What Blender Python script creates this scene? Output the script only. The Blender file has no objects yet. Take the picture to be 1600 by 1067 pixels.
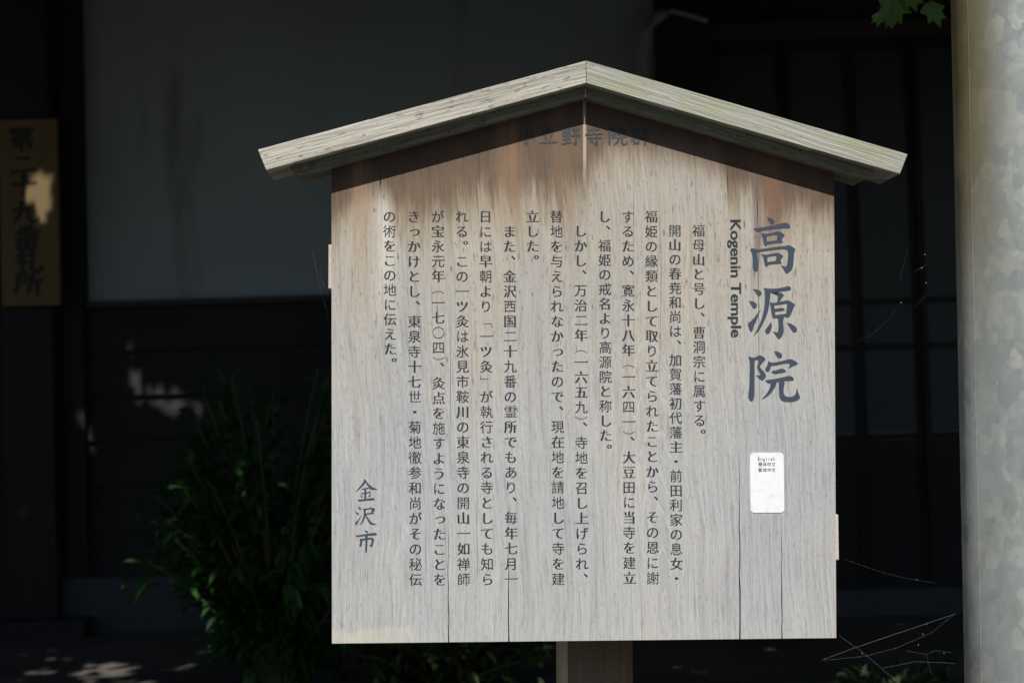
import bpy, bmesh, math, random
from mathutils import Vector, Matrix, geometry
C = bpy.context.scene.collection
SC = bpy.context.scene
R = math.radians
random.seed(11)

# ------------------------------------------------------------------ camera, sky, sun, exposure
FPX = 2222.0                      # focal length in pixels of the 1600 px wide photo
CAM = Vector((0.0, -2.36, 1.25))
PITCH, ROLL = R(2.0), R(1.7)
fwd = Vector((0, math.cos(PITCH), math.sin(PITCH)))
up0 = Vector((0, -math.sin(PITCH), math.cos(PITCH)))
rt0 = Vector((1, 0, 0))
c_rt = rt0 * math.cos(ROLL) - up0 * math.sin(ROLL)
c_up = up0 * math.cos(ROLL) + rt0 * math.sin(ROLL)
cd = bpy.data.cameras.new('camera'); cam = bpy.data.objects.new('camera', cd); C.objects.link(cam)
cam.matrix_world = Matrix((
    (c_rt.x, c_up.x, -fwd.x, CAM.x), (c_rt.y, c_up.y, -fwd.y, CAM.y),
    (c_rt.z, c_up.z, -fwd.z, CAM.z), (0, 0, 0, 1)))
cd.sensor_width = 36.0; cd.lens = FPX / 1600 * 36
cd.clip_start = 0.05; cd.clip_end = 500
cd.dof.use_dof = True; cd.dof.focus_distance = 2.34; cd.dof.aperture_fstop = 5.0
SC.camera = cam

SUN_EL = R(53.5)
w = bpy.data.worlds.new('World'); SC.world = w; w.use_nodes = True
nt = w.node_tree
sky = nt.nodes.new('ShaderNodeTexSky'); sky.sky_type = 'NISHITA'; sky.sun_disc = False
sky.sun_elevation = SUN_EL; sky.sun_rotation = R(183)
nt.nodes['Background'].inputs[1].default_value = 0.05
nt.links.new(sky.outputs[0], nt.nodes['Background'].inputs[0])
sd = bpy.data.lights.new('sun', 'SUN'); sd.energy = 5.0; sd.angle = R(0.53); sd.color = (1.0, 0.965, 0.915)
sun = bpy.data.objects.new('sun', sd); C.objects.link(sun)
SUN = Vector((-0.052 * math.cos(SUN_EL), 0.9986 * math.cos(SUN_EL), -math.sin(SUN_EL)))   # way the light travels
sun.rotation_euler = SUN.to_track_quat('-Z', 'Y').to_euler()
SC.view_settings.view_transform = 'Standard'; SC.view_settings.look = 'None'
SC.view_settings.exposure = 0.43; SC.view_settings.gamma = 1.0

def at(px, py, Y):
    """world point seen at photo pixel (px,py) on the vertical plane y = Y"""
    d = fwd + c_rt * ((px - 800) / FPX) + c_up * ((533.5 - py) / FPX)
    return CAM + d * ((Y - CAM.y) / d.y)

# ------------------------------------------------------------------ object helpers
def tag(o, label=None, cat=None, group=None, kind=None):
    if label: o['label'] = label
    if cat: o['category'] = cat
    if group: o['group'] = group
    if kind: o['kind'] = kind
    return o
def empty(name, loc=(0, 0, 0)):
    o = bpy.data.objects.new(name, None); C.objects.link(o); o.location = loc; o.empty_display_size = .1
    return o
def link(name, me, mat, parent=None, smooth=False):
    o = bpy.data.objects.new(name, me); C.objects.link(o)
    if mat: me.materials.append(mat)
    if parent: o.parent = parent
    if smooth: me.polygons.foreach_set('use_smooth', [True] * len(me.polygons))
    return o
def bm_obj(name, bm, mat, parent=None, smooth=False, recalc=True):
    if recalc: bmesh.ops.recalc_face_normals(bm, faces=bm.faces)
    me = bpy.data.meshes.new(name); bm.to_mesh(me); bm.free()
    return link(name, me, mat, parent, smooth)
def box(bm, x0, x1, y0, y1, z0, z1, bev=0.0):
    vs = [bm.verts.new((x, y, z)) for x in (x0, x1) for y in (y0, y1) for z in (z0, z1)]
    fs = [bm.faces.new([vs[i] for i in q]) for q in ((0, 1, 3, 2), (4, 6, 7, 5), (0, 4, 5, 1), (2, 3, 7, 6), (0, 2, 6, 4), (1, 5, 7, 3))]
    if bev:
        es = list({e for f in fs for e in f.edges})
        bmesh.ops.bevel(bm, geom=es, offset=bev, segments=2, affect='EDGES', profile=.6)
def prism(bm, pts, y0, y1, holes=(), bev=0):
    """polygon in the x-z plane (with holes) pulled from y0 to y1"""
    loops = [[Vector((x, y0, z)) for x, z in pts]] + [[Vector((x, y0, z)) for x, z in h] for h in holes]
    flat = [p for l in loops for p in l]
    tris = geometry.tessellate_polygon(loops)
    fa = [bm.verts.new(p) for p in flat]; ba = [bm.verts.new((p.x, y1, p.z)) for p in flat]
    for t in tris:
        try:
            bm.faces.new([fa[i] for i in t]); bm.faces.new([ba[i] for i in reversed(t)])
        except ValueError: pass
    k = 0
    for l in loops:
        n = len(l)
        for i in range(n):
            a, b = k + i, k + (i + 1) % n
            try: bm.faces.new([fa[a], fa[b], ba[b], ba[a]])
            except ValueError: pass
        k += n
def tube(bm, pts, rad, seg=8, cap=True):
    pts = [Vector(p) for p in pts]; rings = []
    rs = rad if isinstance(rad, (list, tuple)) else [rad] * len(pts)
    for i, p in enumerate(pts):
        d = (pts[min(i + 1, len(pts) - 1)] - pts[max(i - 1, 0)]).normalized()
        a = d.cross(Vector((0.13, 0.29, 0.95)) if abs(d.z) < .9 else Vector((1, 0.1, 0))).normalized(); b = d.cross(a)
        rings.append([bm.verts.new(p + (a * math.cos(2 * math.pi * k / seg) + b * math.sin(2 * math.pi * k / seg)) * rs[i]) for k in range(seg)])
    for r0, r1 in zip(rings, rings[1:]):
        for k in range(seg): bm.faces.new((r0[k], r0[(k + 1) % seg], r1[(k + 1) % seg], r1[k]))
    if cap:
        bm.faces.new(rings[0][::-1]); bm.faces.new(rings[-1])

# ------------------------------------------------------------------ node helpers
class NT:
    def __init__(s, name, rough=.8, spec=.3):
        s.m = bpy.data.materials.new(name); s.m.use_nodes = True; s.t = s.m.node_tree
        s.b = s.t.nodes['Principled BSDF']; s.b.inputs['Roughness'].default_value = rough
        s.b.inputs['Specular IOR Level'].default_value = spec
        s._co = None
    def n(s, typ, **kw):
        nd = s.t.nodes.new(typ)
        for k, v in kw.items(): setattr(nd, k, v)
        return nd
    def put(s, sock, v):
        if isinstance(v, bpy.types.NodeSocket): s.t.links.new(v, sock)
        elif isinstance(v, (tuple, list)) and len(v) == 3 and sock.type == 'RGBA': sock.default_value = (*v, 1)
        else: sock.default_value = v
    @property
    def co(s):
        if s._co is None: s._co = s.n('ShaderNodeTexCoord').outputs['Object']
        return s._co
    def map(s, scale, loc=(0, 0, 0), rot=(0, 0, 0), v=None):
        m = s.n('ShaderNodeMapping'); s.put(m.inputs[0], v or s.co)
        m.inputs['Scale'].default_value = scale; m.inputs['Location'].default_value = loc; m.inputs['Rotation'].default_value = rot
        return m.outputs[0]
    def noise(s, scale=1, detail=3, rough=.55, v=None, dist=0, col=False):
        nd = s.n('ShaderNodeTexNoise'); s.put(nd.inputs['Vector'], v or s.co)
        nd.inputs['Scale'].default_value = scale; nd.inputs['Detail'].default_value = detail
        nd.inputs['Roughness'].default_value = rough; nd.inputs['Distortion'].default_value = dist
        return nd.outputs['Color' if col else 'Fac']
    def math(s, op, a, b=0.0, c=0.0, clamp=False):
        nd = s.n('ShaderNodeMath', operation=op, use_clamp=clamp)
        for i, v in enumerate((a, b, c)): s.put(nd.inputs[i], v)
        return nd.outputs[0]
    def ss(s, v, a, b, o0=0.0, o1=1.0):
        nd = s.n('ShaderNodeMapRange', interpolation_type='SMOOTHSTEP')
        for i, q in enumerate((v, a, b, o0, o1)): s.put(nd.inputs[i], q)
        return nd.outputs[0]
    def mix(s, f, a, b, mode='MIX'):
        nd = s.n('ShaderNodeMix', data_type='RGBA', blend_type=mode)
        s.put(nd.inputs[0], f); s.put(nd.inputs[6], a); s.put(nd.inputs[7], b)
        return nd.outputs[2]
    def xyz(s, v=None):
        nd = s.n('ShaderNodeSeparateXYZ'); s.put(nd.inputs[0], v or s.co); return nd.outputs
    def ramp(s, f, stops):
        nd = s.n('ShaderNodeValToRGB'); s.put(nd.inputs[0], f); e = nd.color_ramp.elements
        while len(e) < len(stops): e.new(.5)
        for q, (p, c) in zip(e, stops): q.position = p; q.color = (*c, 1)
        return nd.outputs[0]
    def color(s, c): s.put(s.b.inputs['Base Color'], c); return s
    def bump(s, h, strength=.3, dist=.001):
        nd = s.n('ShaderNodeBump'); s.put(nd.inputs['Height'], h)
        nd.inputs['Strength'].default_value = strength; nd.inputs['Distance'].default_value = dist
        s.t.links.new(nd.outputs[0], s.b.inputs['Normal']); return s

def dark_wood(name, c0, c1, axis='z', rough=.75):
    q = NT(name, rough)
    sc = {'z': (40, 40, 1.2), 'x': (1.2, 40, 40)}[axis]
    f = q.noise(1, 5, .6, q.map(sc)); g = q.noise(.9, 3)
    q.color(q.mix(q.ss(g, .35, .7), q.mix(f, c0, c1), q.mix(f, [v * .6 for v in c0], [v * .75 for v in c1])))
    return q.bump(f, .4, .004).m

# ------------------------------------------------------------------ materials
HW_ = .42
HA = 0.905                     # height of the board's peak above its bottom edge (under the battens)
SLOPE = 0.283
def sign_wood():
    q = NT('weathered_board', .82, .22)
    x, y, z = q.xyz()
    # slow wander so the grain is not ruler straight
    wob = q.noise(1, 2, .5, q.map((3, 1, 2.2)))
    wx = q.math('ADD', q.math('ADD', x, q.math('MULTIPLY', z, .035)), q.math('MULTIPLY', q.math('SUBTRACT', wob, .5), .045))
    cb = q.n('ShaderNodeCombineXYZ'); q.put(cb.inputs[0], wx); q.put(cb.inputs[1], y); q.put(cb.inputs[2], z)
    v = cb.outputs[0]
    fine = q.noise(1, 4, .65, q.map((250, 30, 13), v=v))
    mid = q.noise(1, 4, .6, q.map((95, 10, 3.4), v=v))
    broad = q.noise(1, 3, .5, q.map((16, 4, 1.1), v=v))
    cloud = q.noise(1, 3, .55, q.map((7, 3, 3.5)))
    # cathedral figure: growth rings cut by a slightly tilted plane
    def rings(x0, c, s, fr, seed):
        dx = q.math('SUBTRACT', wx, x0)
        dp = q.math('ADD', q.math('MULTIPLY', z, s), c)
        nz = q.noise(1, 3, .6, q.map((11, 3, 3.2), (seed, 0, 0)))
        d = q.math('SQRT', q.math('ADD', q.math('MULTIPLY', dx, dx), q.math('MULTIPLY', dp, dp)))
        d = q.math('ADD', d, q.math('MULTIPLY', nz, .010))
        jag = q.noise(1, 3, .6, q.map((150, 5, 14), (seed, 3, 0)))
        d = q.math('ADD', d, q.math('MULTIPLY', jag, .007))
        return q.math('FRACT', q.math('MULTIPLY', d, fr))
    r1 = rings(.13, -.01, .15, 95, 3.1); r2 = rings(-.30, .02, .05, 130, 7.7)
    side = q.ss(x, -.12, .0)
    rg = q.math('ADD', q.math('MULTIPLY', r1, side), q.math('MULTIPLY', r2, q.math('SUBTRACT', 1.0, side)))
    ridge = q.math('MULTIPLY', q.math('MULTIPLY', q.ss(rg, .80, .98), q.ss(fine, .30, .55)), q.ss(z, .66, .46))
    # base: warm tan higher up, cool silver grey lower down
    hgt = q.ss(q.math('ADD', z, q.math('MULTIPLY', q.math('SUBTRACT', broad, .5), .5)), .22, .74)
    cool = q.mix(broad, (.303, .310, .316), (.392, .391, .378))
    warm = q.mix(broad, (.300, .270, .220), (.390, .362, .315))
    col = q.mix(hgt, cool, warm)
    col = q.mix(q.ss(cloud, .52, .75, 0, .55), col, (.30, .30, .305))
    col = q.mix(q.ss(cloud, .30, .12, 0, .5), col, (.47, .435, .365))
    lx = q.math('ABSOLUTE', q.math('ADD', x, .332))
    pale = q.math('MULTIPLY', q.ss(lx, .035, .0), q.ss(z, .45, .72))
    col = q.mix(q.math('MULTIPLY', pale, q.ss(mid, .3, .6)), col, (.56, .54, .49))
    col = q.mix(q.ss(mid, .45, .74, .0, .48), col, q.mix(1.0, col, (.66, .64, .62), 'MULTIPLY'))
    col = q.mix(q.math('MULTIPLY', ridge, q.ss(cloud, .2, .6, .12, .50)), col, (.50, .505, .50))
    col = q.mix(q.ss(fine, .48, .74, 0, .66), col, q.mix(1.0, col, (.56, .55, .54), 'MULTIPLY'))
    col = q.mix(q.ss(fine, .44, .24, 0, .45), col, (.50, .49, .46))
    grit = q.noise(1, 3, .7, q.map((340, 30, 90), v=v))
    col = q.mix(q.ss(grit, .50, .72, 0, .5), col, q.mix(1.0, col, (.55, .54, .53), 'MULTIPLY'))
    bl = q.noise(1, 3, .6, q.map((5, 2, 2.2), (4, 0, 8)))
    col = q.mix(q.ss(bl, .48, .70, 0, .42), col, q.mix(1.0, col, (.80, .88, 1.0), 'MULTIPLY'))
    col = q.mix(q.ss(bl, .46, .28, 0, .35), col, q.mix(1.0, col, (1.10, 1.04, .90), 'MULTIPLY'))
    # dark pores and mildew flecks, more of them near the top
    fl = q.noise(1, 3, .6, q.map((240, 20, 48), (3, 0, 5), v=v))
    fleck = q.math('MULTIPLY', q.ss(fl, .60, .68), q.ss(z, .15, .75, .35, 1.0))
    col = q.mix(q.math('MULTIPLY', fleck, .75), col, (.075, .07, .065))
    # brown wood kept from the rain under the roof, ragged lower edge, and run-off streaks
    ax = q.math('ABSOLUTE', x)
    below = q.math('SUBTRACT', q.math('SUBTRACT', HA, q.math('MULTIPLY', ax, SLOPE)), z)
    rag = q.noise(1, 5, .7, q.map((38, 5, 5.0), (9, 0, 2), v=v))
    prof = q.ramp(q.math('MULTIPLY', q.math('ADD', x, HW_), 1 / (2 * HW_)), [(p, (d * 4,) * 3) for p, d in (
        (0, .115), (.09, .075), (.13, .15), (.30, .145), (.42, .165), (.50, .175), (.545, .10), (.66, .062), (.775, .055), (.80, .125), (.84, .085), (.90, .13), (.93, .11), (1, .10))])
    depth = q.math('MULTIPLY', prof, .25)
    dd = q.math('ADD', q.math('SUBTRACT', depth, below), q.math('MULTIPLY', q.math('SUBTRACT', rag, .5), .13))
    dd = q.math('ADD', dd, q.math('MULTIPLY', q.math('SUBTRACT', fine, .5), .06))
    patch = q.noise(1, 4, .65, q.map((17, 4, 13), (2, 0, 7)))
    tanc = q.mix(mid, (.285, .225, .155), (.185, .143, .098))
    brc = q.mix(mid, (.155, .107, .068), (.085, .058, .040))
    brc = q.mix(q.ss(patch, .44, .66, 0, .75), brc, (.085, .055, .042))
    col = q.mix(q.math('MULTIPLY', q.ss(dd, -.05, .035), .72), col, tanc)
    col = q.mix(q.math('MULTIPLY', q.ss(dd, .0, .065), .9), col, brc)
    hi = q.ss(q.math('ADD', below, q.math('MULTIPLY', q.math('SUBTRACT', rag, .5), .10)), .085, .02)  # darkest brown along the eave also deepens the roof's shadow in the colour
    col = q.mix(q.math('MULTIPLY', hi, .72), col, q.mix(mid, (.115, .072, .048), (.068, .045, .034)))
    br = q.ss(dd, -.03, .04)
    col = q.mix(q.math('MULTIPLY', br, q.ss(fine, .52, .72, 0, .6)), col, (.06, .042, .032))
    def streak(x0, wd, z0, z1, c, a):
        d = q.math('ABSOLUTE', q.math('SUBTRACT', wx, x0))
        m = q.math('MULTIPLY', q.ss(d, wd, wd * .15), q.ss(z, z0, z1))
        return q.mix(q.math('MULTIPLY', m, q.math('MULTIPLY', q.ss(mid, .25, .6), a)), col, c)
    for a in ((-.012, .022, .60, .78, (.16, .10, .065), .8), (.342, .03, .60, .72, (.15, .088, .055), .9),
              (-.10, .03, .62, .78, (.25, .15, .09), .6), (.315, .012, .55, .66, (.13, .09, .07), .7),
              (-.35, .03, .50, .74, (.30, .20, .13), .5)):
        col = streak(*a)
    # pale centre line left by the old joint
    cl = q.math('MULTIPLY', q.ss(q.math('ABSOLUTE', q.math('SUBTRACT', x, .0015)), .0035, .0018), q.ss(z, .74, .82))
    col = q.mix(q.math('MULTIPLY', cl, .6), col, (.50, .42, .34))
    # orange lichen flecks, lower right; buff patches along the bottom edge
    o = q.noise(1, 4, .7, q.map((62, 8, 24), (1.7, 0, 4.1)))
    om = q.math('MULTIPLY', q.ss(o, .60, .70), q.math('MULTIPLY', q.ss(x, .0, .32), q.ss(z, .46, .25)))
    col = q.mix(q.math('MULTIPLY', om, .55), col, (.46, .25, .13))
    bt = q.noise(1, 4, .6, q.map((9, 3, 6), (5, 0, 1)))
    bm_ = q.math('MULTIPLY', q.ss(q.math('ADD', z, q.math('MULTIPLY', bt, -.065)), .0, -.012), q.ss(x, -.22, -.38, .04, .38))
    col = q.mix(bm_, col, (.50, .47, .36))
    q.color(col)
    h = q.math('ADD', q.math('MULTIPLY', fine, .6), q.math('ADD', mid, q.math('MULTIPLY', ridge, .25)))
    return q.bump(h, .35, .0012).m

def roof_wood(name, pale, dark, moss, mossy, seed, freq, rough=1.0):
    """weathered plank, grain along local x"""
    q = NT(name, .85, .2)
    x, y, z = q.xyz()
    v = q.map((1, 1, 1), (seed, seed * .3, seed * .7))
    wob = q.noise(1, 2, .5, q.map((4, 6, 6), (seed, 0, 0)))
    zz = q.math('ADD', z, q.math('MULTIPLY', q.math('SUBTRACT', wob, .5), .03))
    zt = q.math('ADD', q.math('MULTIPLY', q.math('SUBTRACT', x, .12), .055), zz)
    g = q.math('FRACT', q.math('MULTIPLY', zt, freq))
    fine = q.noise(1, 4, .7, q.map((5, 90, 210), (seed, 1, 2)))
    coarse = q.noise(1, 3, .6, q.map((2.2, 60, 95), (seed, 7, 2)))
    blot = q.noise(1, 3, .6, q.map((9, 14, 30), (seed, 4, 0)))
    col = q.mix(q.ss(fine, .36, .66, .5 - .5 * rough, .5 + .5 * rough), pale, dark)
    col = q.mix(q.ss(coarse, .50, .68, 0, .55 * rough), col, [v_ * .72 for v_ in dark])
    col = q.mix(q.ss(g, .74, .95, 0, .45 if rough > .6 else .85), col, [v_ * 1.25 for v_ in pale])
    col = q.mix(q.ss(g, .30, .05, 0, .35), col, [v_ * .62 for v_ in dark])
    pit = q.noise(1, 3, .6, q.map((55, 120, 190), (seed, 2, 2)))
    col = q.mix(q.ss(pit, .58, .68, 0, .7 * rough), col, [v_ * .38 for v_ in dark])
    col = q.mix(q.math('MULTIPLY', q.ss(blot, .40, .68), mossy), col, moss)
    q.color(col)
    return q.bump(q.math('ADD', fine, q.math('ADD', q.math('MULTIPLY', g, .4), coarse)), .7, .0025).m

M = {}
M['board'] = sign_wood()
M['roof_pale'] = roof_wood('pale_roof_plank', (.50, .48, .415), (.265, .255, .22), (.33, .33, .25), .3, 1.3, 150)
M['roof_green'] = roof_wood('greenish_roof_plank', (.36, .355, .315), (.245, .245, .215), (.265, .285, .175), .6, 5.9, 120, .45)
M['batten'] = roof_wood('mossy_batten', (.26, .255, .20), (.17, .17, .13), (.17, .19, .11), .6, 8.2, 120)
def post_wood():
    q = NT('brown_post', .8, .25)
    f = q.noise(1, 4, .6, q.map((150, 150, 2))); b = q.noise(1, 3, .5, q.map((25, 25, 1.2)))
    col = q.mix(b, (.15, .095, .06), (.21, .165, .125))
    col = q.mix(q.ss(f, .4, .75, 0, .7), col, (.10, .065, .045))
    q.color(col); return q.bump(f, .4, .0015).m
M['post'] = post_wood()
M['post_edge'] = NT('pale_post_faces', .8).color((.46, .40, .27)).m
M['cleat'] = dark_wood('reddish_cleat', (.42, .36, .30), (.54, .48, .41), 'x')
def ink(name, c, wear):
    q = NT(name, .7, .25)
    n = q.noise(1, 4, .6, q.map((260, 10, 40))); m = q.noise(1, 2, .5, q.map((420, 10, 9)))
    q.color(q.mix(q.ss(m, .35, .75, 0, .5), q.mix(q.ss(n, .62, .80, 0, wear), c, (.22, .21, .20)), [v * .72 for v in c]))
    return q.m
M['ink'] = ink('text_ink', (.022, .028, .038), .12)
M['ink_blue'] = ink('title_ink', (.040, .054, .080), .12)
M['ink_top'] = ink('top_ink', (.05, .053, .06), .3)
M['label_ink'] = NT('label_print', .6).color((.05, .05, .06)).m
def sticker():
    q = NT('white_label', .38, .5)
    q.color(q.mix(q.ss(q.noise(70, 4), .45, .75), (.68, .69, .71), (.58, .59, .60))); return q.m
M['sticker'] = sticker()
M['nail'] = NT('nail_steel', .4, .5).color((.62, .58, .48)).m
M['crack'] = NT('crack_wood', .9).color((.07, .05, .04)).m

def zinc():
    q = NT('galvanised_zinc', .5, .5)
    x, y, z = q.xyz()
    # unrolled pipe: spangles lie on the surface
    d = q.noise(26, 3, .6, col=True)
    v = q.mix(.018, q.co, d, 'ADD')
    def vor(sc, loc):
        nd = q.n('ShaderNodeTexVoronoi'); q.put(nd.inputs['Vector'], q.map((sc, sc, sc * .72), loc, v=v)); nd.inputs['Scale'].default_value = 1
        s = q.n('ShaderNodeSeparateColor'); q.put(s.inputs[0], nd.outputs['Color']); return s.outputs
    a = vor(50, (0, 0, 0)); b = vor(105, (3, 1, 2))
    t = q.math('ADD', q.math('MULTIPLY', a[0], .62), q.math('MULTIPLY', b[0], .38))
    big = q.noise(7, 3)
    base = q.ramp(t, [(0, (.315, .34, .33)), (.45, (.355, .38, .365)), (.75, (.395, .415, .39)), (1, (.45, .455, .415))])
    base = q.mix(q.ss(big, .45, .7, 0, .4), base, (.41, .445, .445))
    base = q.mix(q.ss(a[1], .90, .94, 0, .40), base, (.50, .50, .45))
    base = q.mix(q.ss(b[1], .94, .97, 0, .5), base, (.33, .355, .35))
    st = q.noise(1, 4, .6, q.map((60, 60, 5)))
    base = q.mix(q.ss(st, .60, .74, 0, .3), base, (.52, .54, .54))
    yellow_tint = q.math('MULTIPLY', q.ss(z, 1.22, 1.74), q.ss(x, -.02, -.105))  # yellow-brown tint growing towards the upper left
    base = q.mix(q.math('MULTIPLY', yellow_tint, q.ss(q.noise(1, 3, .5, q.map((18, 18, 2))), .25, .6, .55, .95)), base, (.24, .18, .05))
    rust = q.noise(44, 3)
    base = q.mix(q.ss(rust, .735, .78, 0, .7), base, (.33, .25, .14))
    q.color(base)
    q.b.inputs['Metallic'].default_value = .5
    q.put(q.b.inputs['Roughness'], q.ss(t, 0, 1, .38, .55))
    return q.bump(q.math('ADD', q.noise(300, 2), q.math('MULTIPLY', t, .3)), .12, .0006).m
M['zinc'] = zinc()

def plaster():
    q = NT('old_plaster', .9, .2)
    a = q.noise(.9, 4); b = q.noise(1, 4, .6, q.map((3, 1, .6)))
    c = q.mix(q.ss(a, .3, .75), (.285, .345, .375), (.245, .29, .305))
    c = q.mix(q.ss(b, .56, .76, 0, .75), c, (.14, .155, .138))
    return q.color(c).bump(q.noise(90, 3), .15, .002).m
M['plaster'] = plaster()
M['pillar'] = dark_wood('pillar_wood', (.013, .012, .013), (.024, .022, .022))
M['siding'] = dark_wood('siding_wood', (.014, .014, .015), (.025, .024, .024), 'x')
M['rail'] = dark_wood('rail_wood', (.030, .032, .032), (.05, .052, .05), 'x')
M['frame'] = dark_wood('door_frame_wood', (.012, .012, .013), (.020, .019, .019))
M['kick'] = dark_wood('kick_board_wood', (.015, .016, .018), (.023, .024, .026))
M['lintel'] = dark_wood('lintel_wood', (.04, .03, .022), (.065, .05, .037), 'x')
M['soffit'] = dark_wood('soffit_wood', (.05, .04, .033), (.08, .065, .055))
q = NT('dim_glass', .3, .2)
q.color(q.mix(q.noise(1, 3, .5, q.map((2, 1, 1.4))), (.034, .041, .049), (.05, .057, .065))); M['glass'] = q.m
M['pipe'] = NT('grey_pipe', .5).color((.22, .24, .26)).m
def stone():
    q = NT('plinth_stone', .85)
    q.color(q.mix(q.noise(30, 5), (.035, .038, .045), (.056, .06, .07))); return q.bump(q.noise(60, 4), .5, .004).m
M['stone'] = stone()
def roof_tile():
    q = NT('roof_tiles', .5)
    q.color(q.mix(q.noise(4, 3), (.05, .052, .055), (.09, .09, .095)))
    wv = q.n('ShaderNodeTexWave'); q.put(wv.inputs[0], q.co); wv.inputs['Scale'].default_value = 3.2
    return q.bump(wv.outputs[1], 1, .03).m
M['tile'] = roof_tile()
def plaque():
    q = NT('plaque_wood', .7)
    f = q.noise(1, 4, .6, q.map((60, 10, 2)))
    q.color(q.mix(f, (.165, .115, .048), (.105, .072, .03))); return q.m
M['plaque'] = plaque()
M['brush_ink'] = NT('brush_ink', .6).color((.018, .017, .016)).m
def ground_mat():
    q = NT('packed_earth', .95, .15)
    a = q.noise(1.3, 5); b = q.noise(45, 4)
    c = q.mix(q.ss(a, .35, .65), (.05, .046, .042), (.085, .078, .068))
    c = q.mix(q.ss(b, .5, .75, 0, .6), c, (.13, .12, .105))
    return q.color(c).bump(b, .6, .012).m
M['ground'] = ground_mat()
def leaf_mat(name, c0, c1, tr=.45, rough=.4):
    q = NT(name, rough, .4)
    g = q.n('ShaderNodeNewGeometry'); rn = g.outputs['Random Per Island']
    col = q.mix(rn, c0, c1); q.color(col)
    t = q.n('ShaderNodeBsdfTranslucent'); q.put(t.inputs[0], q.mix(1.0, col, (1.5, 1.7, .55), 'MULTIPLY'))
    ms = q.n('ShaderNodeMixShader'); ms.inputs[0].default_value = tr
    out = [n for n in q.t.nodes if n.type == 'OUTPUT_MATERIAL'][0]
    q.t.links.new(q.b.outputs[0], ms.inputs[1]); q.t.links.new(t.outputs[0], ms.inputs[2]); q.t.links.new(ms.outputs[0], out.inputs[0])
    return q.m
M['shrub'] = leaf_mat('shrub_leaf', (.012, .042, .011), (.030, .095, .016), .35)
M['lowleaf'] = leaf_mat('low_leaf', (.020, .045, .014), (.05, .07, .022), .3)
M['crown'] = leaf_mat('crown_leaf', (.030, .070, .015), (.060, .11, .025), .12)
M['hang'] = leaf_mat('hanging_leaf', (.055, .125, .014), (.075, .15, .02), .35)
q = NT('bark', .9); q.color(q.mix(q.noise(1, 4, .6, q.map((14, 14, 3))), (.05, .042, .034), (.12, .10, .08))); M['bark'] = q.m
M['stem'] = NT('green_stem', .7).color((.055, .065, .03)).m
q = NT('silk', .35, .5); q.color((.34, .34, .35)); M['silk'] = q.m

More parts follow.
